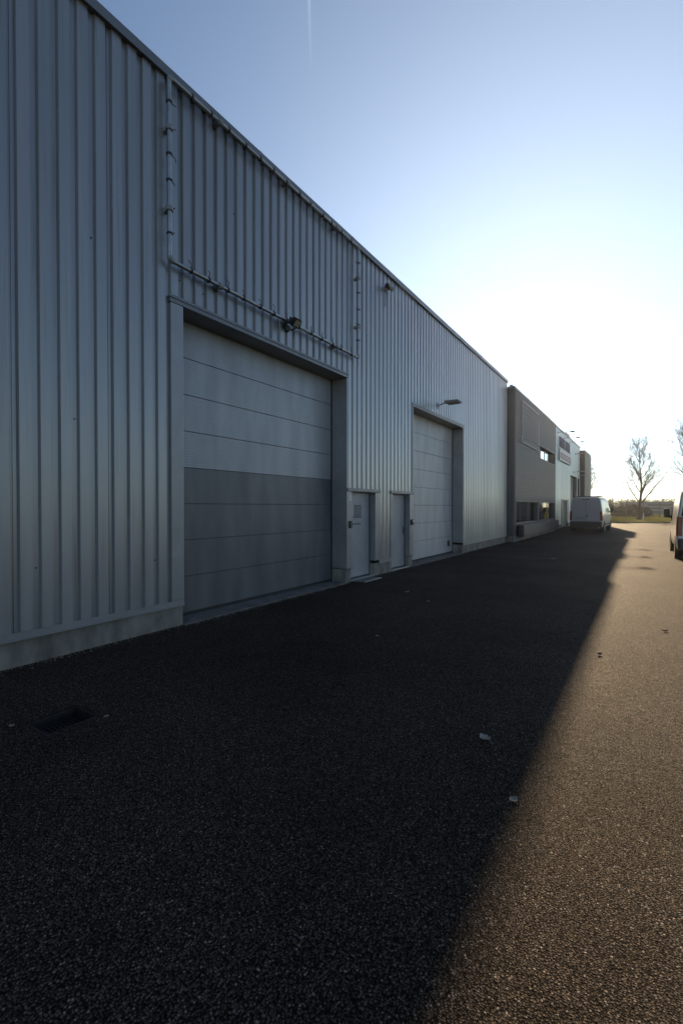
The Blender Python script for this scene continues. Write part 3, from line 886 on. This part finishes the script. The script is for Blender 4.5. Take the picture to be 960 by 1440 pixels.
# ------------------------------------------------------------------ vans
def van(label, loc, L, W, H, rear_glass, rack, rz=0.0, group='parked white vans'):
    t = thing('parked_van', label, 'van', loc, rz, group)
    z0 = .36
    def lerp(tab, s):
        for (a, b), (c_, d) in zip(tab, tab[1:]):
            if s <= c_: return b+(d-b)*max(0, (s-a))/(c_-a)
        return tab[-1][1]
    plan = [(0, .955), (.008, .985), (.03, 1.0), (.80, 1.0), (.90, .965), (.96, .90), (1.0, .78)]
    top = [(0, H-.06), (.008, H-.03), (.03, H), (.55, H), (.62, H-.04), (.66, H-.12), (.80, 1.36), (.83, 1.22), (.94, 1.02), (.985, .88), (1.0, .70)]
    tumble = [(0, .96), (.36, .97), (.55, 1.0), (1.05, 1.0), (1.35, .982), (1.75, .93), (H-.1, .865), (H+.1, .84)]
    rnd = [(0, 1), (.86, 1), (.93, .985), (.97, .94), (.99, .86), (1.0, .72)]
    def hwid(s, z, tt=0): return W/2*lerp(plan, s)*lerp(tumble, z)*lerp(rnd, tt)
    lev = [0, .06, .14, .25, .36, .47, .58, .68, .78, .86, .91, .95, .975, .99, 1.0]
    st = [0, .008, .03, .10, .2, .3, .4, .5, .55, .59, .62, .64, .66, .70, .75, .80, .83, .88, .92, .95, .97, .985, 1.0]
    mb = MB(); rows = []
    for s in st:
        ht = lerp(top, s); row = []
        for q in lev:
            z = z0+(ht-z0)*q; row.append((hwid(s, z, q), s*L, z))
        row.append((0, s*L, ht+.012))
        full = row + [(-a, b, c_) for a, b, c_ in reversed(row[:-1])]
        rows.append(full)
    for i in range(len(rows)-1):
        a, b = rows[i], rows[i+1]
        for j in range(len(a)-1): mb.quad(a[j], b[j], b[j+1], a[j+1], 0, True)
        mb.quad(a[0], a[-1], b[-1], b[0])
    mb.poly(rows[0]); mb.poly(list(reversed(rows[-1])))
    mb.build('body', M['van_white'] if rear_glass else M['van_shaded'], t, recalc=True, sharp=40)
    off = .006
    def side(sg, s0, s1, za, zb, o=off, n=6, skew=(0, 0)):
        mb = MB()
        for i in range(n):
            for j in range(n):
                def P(u, v):
                    z = za+(zb-za)*v; s = (s0+skew[0]*v)+((s1+skew[1]*v)-(s0+skew[0]*v))*u
                    return (sg*(hwid(s, z)+o), s*L, z)
                mb.quad(P(i/n, j/n), P((i+1)/n, j/n), P((i+1)/n, (j+1)/n), P(i/n, (j+1)/n), 0, True)
        return mb
    for sg in (-1, 1):
        side(sg, .615, .775, 1.16, 1.72, .006, 6, (.0, -.085)).build('side_window', M['van_glass'], t)
        side(sg, .595, .600, .45, H-.3, .003).build('door_gap', M['black'], t)
        side(sg, .795, .799, .50, 1.12, .003).build('door_gap', M['black'], t)
        side(sg, .33, .335, .45, H-.3, .003).build('door_gap', M['black'], t)
        side(sg, .05, .595, .98, 1.015, .005, 4).build('slide_rail', M['grey_plastic'], t)
        mb = side(sg, .615, .640, 1.02, 1.055, .02, 2); mb.build('handle', M['black'], t)
        side(sg, .06, .94, .42, .56, .010, 5).build('side_cladding', M['black'], t)
        # mirror
        hx = hwid(.74, 1.2)
        mb = MB(); mb.tube([(sg*(hx-.10), .745*L, 1.26), (sg*(hx+.10), .745*L, 1.36)], .05, 8)
        mb.box(min(sg*(hx+.03), sg*(hx+.24)), max(sg*(hx+.03), sg*(hx+.24)), .745*L-.06, .745*L+.09, 1.28, 1.64, 0, bev=.07)
        m_ = mb.build('mirror', M['black'], t)
        # tail lamp on the rear corner
        mb = MB()
        for i in range(5):
            for (sa, sb_) in ((0.0, .008), (.008, .03)):
                za = .78+.12*i; zb = za+.12
                def Q(s, z): return (sg*(hwid(s, z)+.008), s*L-.006, z)
                mb.quad(Q(sa, za), Q(sb_, za), Q(sb_, zb), Q(sa, zb), 0, True)
            def q2(z, i_): return (sg*(hwid(0, z)+.008-i_), -.010, z)
            mb.quad(q2(za, 0), q2(za, .11), q2(zb, .11), q2(zb, 0))
        mb.build('tail_lamp', M['red'], t)
        for s in (.17, .79):
            y = s*L
            mb = MB(); mb.lathe([(-.10, 0), (-.10, .40), (.013, .405), (.018, .395), (.012, .375), (.010, 0)], (sg*(hwid(s, .5)+.001), y, .36), 'x', 28, 0, sg)
            mb.build('wheel_arch', M['black'], t)
            wv = MB(); wv.lathe([(-.20, .20), (-.20, .33), (-.17, .345), (0.0, .345), (.028, .325), (.032, .24), (.02, .215)], (sg*(hwid(s, .5)-.005), y, .345), 'x', 28, 0, sg)
            w_ = wv.build('wheel', M['tyre'], t)
            rm = MB(); rm.lathe([(.02, .215), (.016, .19), (-.02, .17), (-.03, .07), (.01, .055), (.012, 0)], (sg*(hwid(s, .5)-.005), y, .345), 'x', 24, 0, sg)
            rm.build('rim', M['rim'], w_)
    wr = hwid(0, 1.2)
    mb = MB(); wb = hwid(0, .6); mb.box(-wb-.01, wb+.01, -.11, .03, .34, .70, 0, bev=.05); mb.box(-wr*.8, wr*.8, -.06, L*.9, .26, .37); mb.build('bumper', M['black'], t)
    mb = MB(); mb.box(-.008, .008, -.004, .01, .66, H-.2); mb.build('door_gap', M['black'], t)
    mb = MB(); mb.box(.05, .11, -.035, -.004, 1.0, 1.16, 0, bev=.01); mb.build('rear_handle', M['black'], t)
    mb = MB(); mb.box(-.62, -.08, -.018, -.002, .84, .97, 0, bev=.006); h_ = mb.build('plate_recess', M['black'], t)
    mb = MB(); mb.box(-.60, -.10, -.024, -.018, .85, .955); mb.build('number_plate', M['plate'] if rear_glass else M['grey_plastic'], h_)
    mb = MB(); mb.box(-.22, .22, -.02, .01, H-.17, H-.13, 0, bev=.006); mb.build('brake_lamp', M['red'], t)
    if rear_glass:
        for sg in (-1, 1):
            mb = MB(); a = .05*sg
            def g(x, z): return (x*sg, -.008, z)
            mb.quad(g(.06, 1.40), g(hwid(0, 1.40)-.045, 1.40), g(hwid(0, H-.3)-.045, H-.30), g(.06, H-.30))
            mb.build('rear_window', M['van_glass'], t)
    # windscreen
    mb = MB()
    for i in range(6):
        s0, s1 = .668+.128*i/6, .668+.128*(i+1)/6
        z_0, z_1 = lerp(top, s0)+.016, lerp(top, s1)+.016
        w0_, w1_ = hwid(s0, z_0)*.80, hwid(s1, z_1)*.80
        mb.quad((-w0_, s0*L+.01, z_0), (w0_, s0*L+.01, z_0), (w1_, s1*L+.01, z_1), (-w1_, s1*L+.01, z_1), 0, True)
    mb.build('windscreen', M['van_glass'], t)
    for sg in (-1, 1):
        mb = MB(); mb.lathe([(-.06, 0), (-.05, .10), (0, .12), (.04, .09), (.05, 0)], (sg*W*.33, L*.975, .78), 'y', 14); mb.build('headlight', M['lens_glass'], t)
    if rack:
        rk = MB()
        for sx in (-.7, .7): rk.tube([(sx, .1, H+.09), (sx, L*.6, H+.09)], .018, 8)
        for i in range(6):
            y = .12+i*L*.115; rk.tube([(-.78, y, H+.07), (.78, y, H+.07)], .018, 8)
            for sx in (-.7, .7): rk.tube([(sx, y, H-.04), (sx, y, H+.09)], .015, 6)
        rk.build('roof_rack', M['black'], t)
    return t
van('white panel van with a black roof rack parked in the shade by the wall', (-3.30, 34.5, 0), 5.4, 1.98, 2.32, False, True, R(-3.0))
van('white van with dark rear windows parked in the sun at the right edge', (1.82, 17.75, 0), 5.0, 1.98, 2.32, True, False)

# ------------------------------------------------------------------ trees
def tree(label, loc, height, seed, trunk_h, r0, spread, name='bare_tree', limbs=14, lean=0.0, rz=0.0):
    rn = random.Random(seed)
    t = thing(name, label, 'tree', loc, rz, 'bare winter trees')
    tr = MB(); cr = MB()
    pts = []; rad = []
    n = 16
    for i in range(n+1):
        q = i/n
        pts.append(Vector((lean*q+.12*math.sin(q*7+seed), .10*math.cos(q*6+seed)-.1, q*height)))
        rad.append(r0*(1-q)**1.1*(1+.6*math.exp(-q*30))+.012)
    tr.tube(pts, rad, 9)
    tr.build('trunk', M['bark'], t)
    def grow(p, d, ln, r, lvl):
        segs = (7, 5, 3, 2)[lvl]
        q = [p.copy()]; rr_ = [r]; dd = d.copy()
        for i in range(segs):
            dd = (dd+Vector((rn.gauss(0, .09), rn.gauss(0, .09), .085+rn.gauss(0, .05)))).normalized()
            q.append(q[-1]+dd*ln/segs); rr_.append(max(.008, r*(1-.8*(i+1)/segs)))
        cr.tube(q, rr_, (6, 4, 3, 3)[lvl], cap=False)
        if lvl >= 3: return
        nb = (9, 5, 4)[lvl]
        for i in range(nb):
            f = .18+.80*(i+rn.random())/nb; k = min(segs-1, int(f*segs))
            base = q[k].lerp(q[k+1], f*segs-k)
            ax = (q[k+1]-q[k]).normalized()
            pv = Vector((rn.gauss(0, 1), rn.gauss(0, 1), rn.gauss(0, .6)))
            pv = (pv-ax*pv.dot(ax)).normalized()
            nd = (ax*rn.uniform(.75, 1.1)+pv*rn.uniform(.45, .75)).normalized()
            grow(base, nd, (ln*rn.uniform(.34, .5)*(1.15-.6*f), rn.uniform(.5, 1.0), rn.uniform(.22, .45))[lvl], max(.010, rr_[k]*.5), lvl+1)
    for i in range(limbs):
        q = trunk_h/height+(1-trunk_h/height)*((i+.3)/limbs)**1.25*.9
        k = min(n-1, int(q*n)); p = pts[k].lerp(pts[k+1], q*n-k)
        a = i*2.4+rn.uniform(-.5, .5)
        up = .72+.9*q+rn.uniform(-.3, .35)
        d = Vector((math.cos(a), math.sin(a), up)).normalized()
        grow(p, d, spread*(1-.70*q)*rn.uniform(.7, 1.2), rad[k]*.5+.012, 0)
    cr.build('crown', M['twig'], t)
    return t
def gp(px, f): return RF((px-480)/640*f, f)
p = gp(899, 57); tree('bare tree standing alone on the grass verge at the end of the yard', (p.x, p.y, .05), 9.4, 11, 1.9, .19, 4.6, limbs=15)
p = gp(976, 46); tree('wide bare tree rising behind the van at the right edge', (p.x, p.y, .05), 9.0, 5, 2.6, .24, 6.4, limbs=15)
p = gp(818, 75); tree('bare tree hidden behind the far end block with twigs showing', (p.x, p.y, .05), 9.3, 21, 2.0, .25, 6.0, limbs=14)

# ------------------------------------------------------------------ fence, hedge, far wood, shed
FZ = 68.0
fe = thing('mesh_fence', 'dark wire mesh fence along the far side of the grass verge', 'fence', tuple(RF(0, 0)))
mb = MB(); f0, f1 = 30.0, 62.0
r_ = f0
while r_ < f1:
    bar(mb, RF(r_, FZ), RF(r_+.016, FZ), .016, .1, 2.25); r_ += .16
for z in (.25, .75, 1.25, 1.75, 2.2): bar(mb, RF(f0, FZ+.02), RF(f1, FZ+.02), .02, z, z+.03)
mb.build('wire_mesh', M['fence'], fe)
r_ = f0
while r_ < f1:
    mb = MB(); bar(mb, RF(r_, FZ+.05), RF(r_+.08, FZ+.05), .08, .0, 2.45); mb.build('post', M['fence'], fe); r_ += 2.5
def leaf_mass(n, size, fn, rn):
    mb = MB()
    for i in range(n):
        c_ = fn(rn); u = Vector((rn.gauss(0, 1), rn.gauss(0, 1), rn.gauss(0, 1))).normalized()
        w = u.cross(Vector((rn.gauss(0, 1), rn.gauss(0, 1), rn.gauss(0, 1)))).normalized()
        k = size*rn.uniform(.5, 1.3)
        mb.quad(c_-u*k, c_-w*k*.6, c_+u*k, c_+w*k*.6)
    return mb
rn = random.Random(4)
for i, (px, f, w, h, lab) in enumerate(((872, 72, 2.2, 1.5, 'dark rounded bush left of the lone tree behind the fence'), (888, 71.5, 1.9, 1.7, 'taller dark bush just left of the lone trunk'),
                                      (907, 72, 1.2, 1.3, 'small dark bush right of the lone trunk'))):
    p = gp(px, f)
    def fn(r, w=w, h=h):
        a = r.uniform(0, 6.283); q = r.random()**.5; z = r.random()
        return Vector((math.cos(a)*q*w*(1-.55*z*z), math.sin(a)*q*.8*(1-.5*z*z), .1+z*h*(1+.12*math.sin(a*3))))
    t = thing('bush', lab, 'bush', (p.x, p.y, .08), th, 'bushes along the fence')
    leaf_mass(1500, .11, fn, rn).build('foliage', M['hedge'], t)
    mb = MB()
    for k in range(5): mb.tube([(0, 0, 0), (rn.uniform(-.6, .6), rn.uniform(-.3, .3), h*.7)], [.03, .012], 5)
    mb.build('stem', M['bark'], t)
# far shed with horizontal bands
p = gp(925, 95)
sh = thing('distant_shed', 'low grey shed with pale horizontal bands beyond the fence', 'shed', (p.x, p.y, 0), th)
mb = MB(); mb.box(-2.3, 3.2, 0, 8, 0, 2.6)
mb.build('wall', M['grey_plastic'], sh)
mb = MB()
for z in (.5, 1.2, 1.9): mb.box(-2.32, 3.22, -.03, -.003, z, z+.28)
mb.build('pale_band', M['kerb'], sh)
mb = MB(); mb.box(-2.5, 3.4, -.2, 8.2, 2.6, 2.75); mb.build('roof', M['cap'], sh)
# far wood: one mass of thin stems and twigs on the skyline
mb = MB(); rn = random.Random(9)
for i in range(420):
    f = rn.uniform(100, 150); r_ = rn.uniform(.50, .80)*f
    b = RF(r_, f); h = rn.uniform(2.2, 3.6)*(f/110)
    mb.tube([b, b+Vector((rn.uniform(-.2, .2), 0, h))], [.09, .02], 4, cap=False)
    for k in range(16):
        z = h*rn.uniform(.2, .98); a = rn.uniform(0, 6.28); l_ = rn.uniform(.4, 1.1)
        s0 = b+Vector((0, 0, z)); mb.tube([s0, s0+Vector((math.cos(a)*l_, math.sin(a)*l_, l_*rn.uniform(.4, 1.0)))], [.035, .012], 3, cap=False)
o = mb.build('far_wood', M['wood_far']); o['kind'] = 'stuff'
o['label'] = 'hazy far-off belt of bare trees on the skyline'
# small marker post by the tree
p = gp(904, 54)
mb = MB(); mb.tube([(0, 0, 0), (0, 0, .75), (0, 0, .8)], [.06, .06, .03], 10)
bo = thing('marker_post', 'short pale marker post on the grass beside the lone tree', 'post', (p.x, p.y, .1)); mb.build('post', M['sign_white'], bo)
mb = MB(); mb.lathe([(.6, .062), (.7, .062)], (0, 0, 0), 'z', 10); mb.build('band', M['sign_red'], bo)

# ------------------------------------------------------------------ haze (the air itself) and grit along the wall foot
hm = bpy.data.materials.new('haze_air'); hm.use_nodes = True; hm.node_tree.nodes.clear()
ho = hm.node_tree.nodes.new('ShaderNodeOutputMaterial'); hv = hm.node_tree.nodes.new('ShaderNodeVolumePrincipled')
hv.inputs['Density'].default_value = .00015
hv.inputs['Anisotropy'].default_value = .75
hv.inputs['Color'].default_value = (.92, .93, .95, 1)
hm.node_tree.links.new(hv.outputs[0], ho.inputs['Volume'])
mb = MB(); mb.box(-120, 180, -60, 260, -1.2, 13)
hb = mb.build('haze', hm); hb['kind'] = 'stuff'; hb['label'] = 'thin pale haze filling the yard and the distance'
rn = random.Random(12); mb = MB()
for i in range(2600):
    y = rn.uniform(.5, 22.5) if rn.random() < .8 else rn.uniform(22.5, 34)
    x0 = WX-.02 if y < 22.5 else X2-.02
    if D1[0] < y < D1[1] or D2[0] < y < D2[1]: x0 = WX+.03
    x = x0+abs(rn.gauss(0, .055))+.004; k = rn.uniform(.003, .011)
    a = rn.uniform(0, 3.1); c_, s_2 = math.cos(a)*k, math.sin(a)*k; h = k*rn.uniform(.3, .9)
    mb.quad((x-c_, y-s_2, 0), (x+s_2, y-c_, 0), (x, y, h), (x-s_2*.7, y+c_*.7, h*.6))
    mb.quad((x+c_, y+s_2, 0), (x-s_2, y+c_, 0), (x, y, h), (x+s_2*.7, y-c_*.7, h*.6))
gr = mb.build('grit', M['leaf']); gr['kind'] = 'stuff'; gr['label'] = 'loose grit and leaf crumbs along the wall foot'

# ------------------------------------------------------------------ litter on the asphalt
def leaf_obj(x, y, size, rz, mat, label, seed, curl=.35):
    rn = random.Random(seed); n = 9
    mb = MB(); sp = []
    for i in range(n+1):
        q = i/n; w = size*.36*math.sin(math.pi*min(1, q*.97+.02))**.8*(1+.25*math.sin(i*2.3+seed))
        sp.append((q*size-size/2, w, abs(q-.5)**2*size*curl*2))
    for a, b in zip(sp, sp[1:]):
        for sg in (-1, 1):
            for u0, u1 in ((0, .5), (.5, 1)):
                def P(s, u): return (s[0], sg*s[1]*u, .005+s[2]+(u*u)*s[1]*.5*curl*2)
                mb.quad(P(a, u0), P(b, u0), P(b, u1), P(a, u1), 0, True)
    mb.tube([(-size/2, 0, .006+sp[0][2]), (-size*.8, size*.08, .004)], [.0018, .001], 5)
    o = mb.build('fallen_leaf', mat, None, (x, y, .0)); o.rotation_euler = (0, 0, rz)
    return tag(o, label, 'leaf', 'dry leaves on the asphalt')
leaf_obj(-.96, 3.33, .10, 2.6, M['pale_leaf'], 'largest pale curled leaf in the shade near the shadow edge', 1)
leaf_obj(-.62, 2.72, .06, 1.1, M['pale_leaf'], 'small pale leaf lying right at the shadow edge', 2)
leaf_obj(-2.45, 16.0, .20, .3, M['pale_leaf'], 'pale leaf far off in the shade before the dark office block', 3)
leaf_obj(-.42, 5.95, .065, .9, M['bark'], 'dark leaf scrap on the sunlit asphalt near the shadow edge', 4, .6)
leaf_obj(-4.05, 1.50, .05, .4, M['leaf'], 'dry leaf at the near left corner of the drain grate', 5)
leaf_obj(-3.60, 1.99, .05, 1.9, M['leaf'], 'dry leaf at the right hand corner of the drain grate', 6)
leaf_obj(-3.9, 8.2, .11, 1.2, M['leaf'], 'brown leaf on the shaded asphalt in front of the entrance doors', 7)
leaf_obj(-3.2, 7.6, .07, 2.2, M['leaf'], 'little leaf in the shade well out from the entrance doors', 8)
leaf_obj(.24, 7.56, .075, .2, M['bark'], 'dark twiggy leaf on the sunlit lane right of the shadow', 9, .5)
leaf_obj(-2.9, 5.2, .06, 2.9, M['leaf'], 'small leaf in the shade before the nearest sectional door', 10)
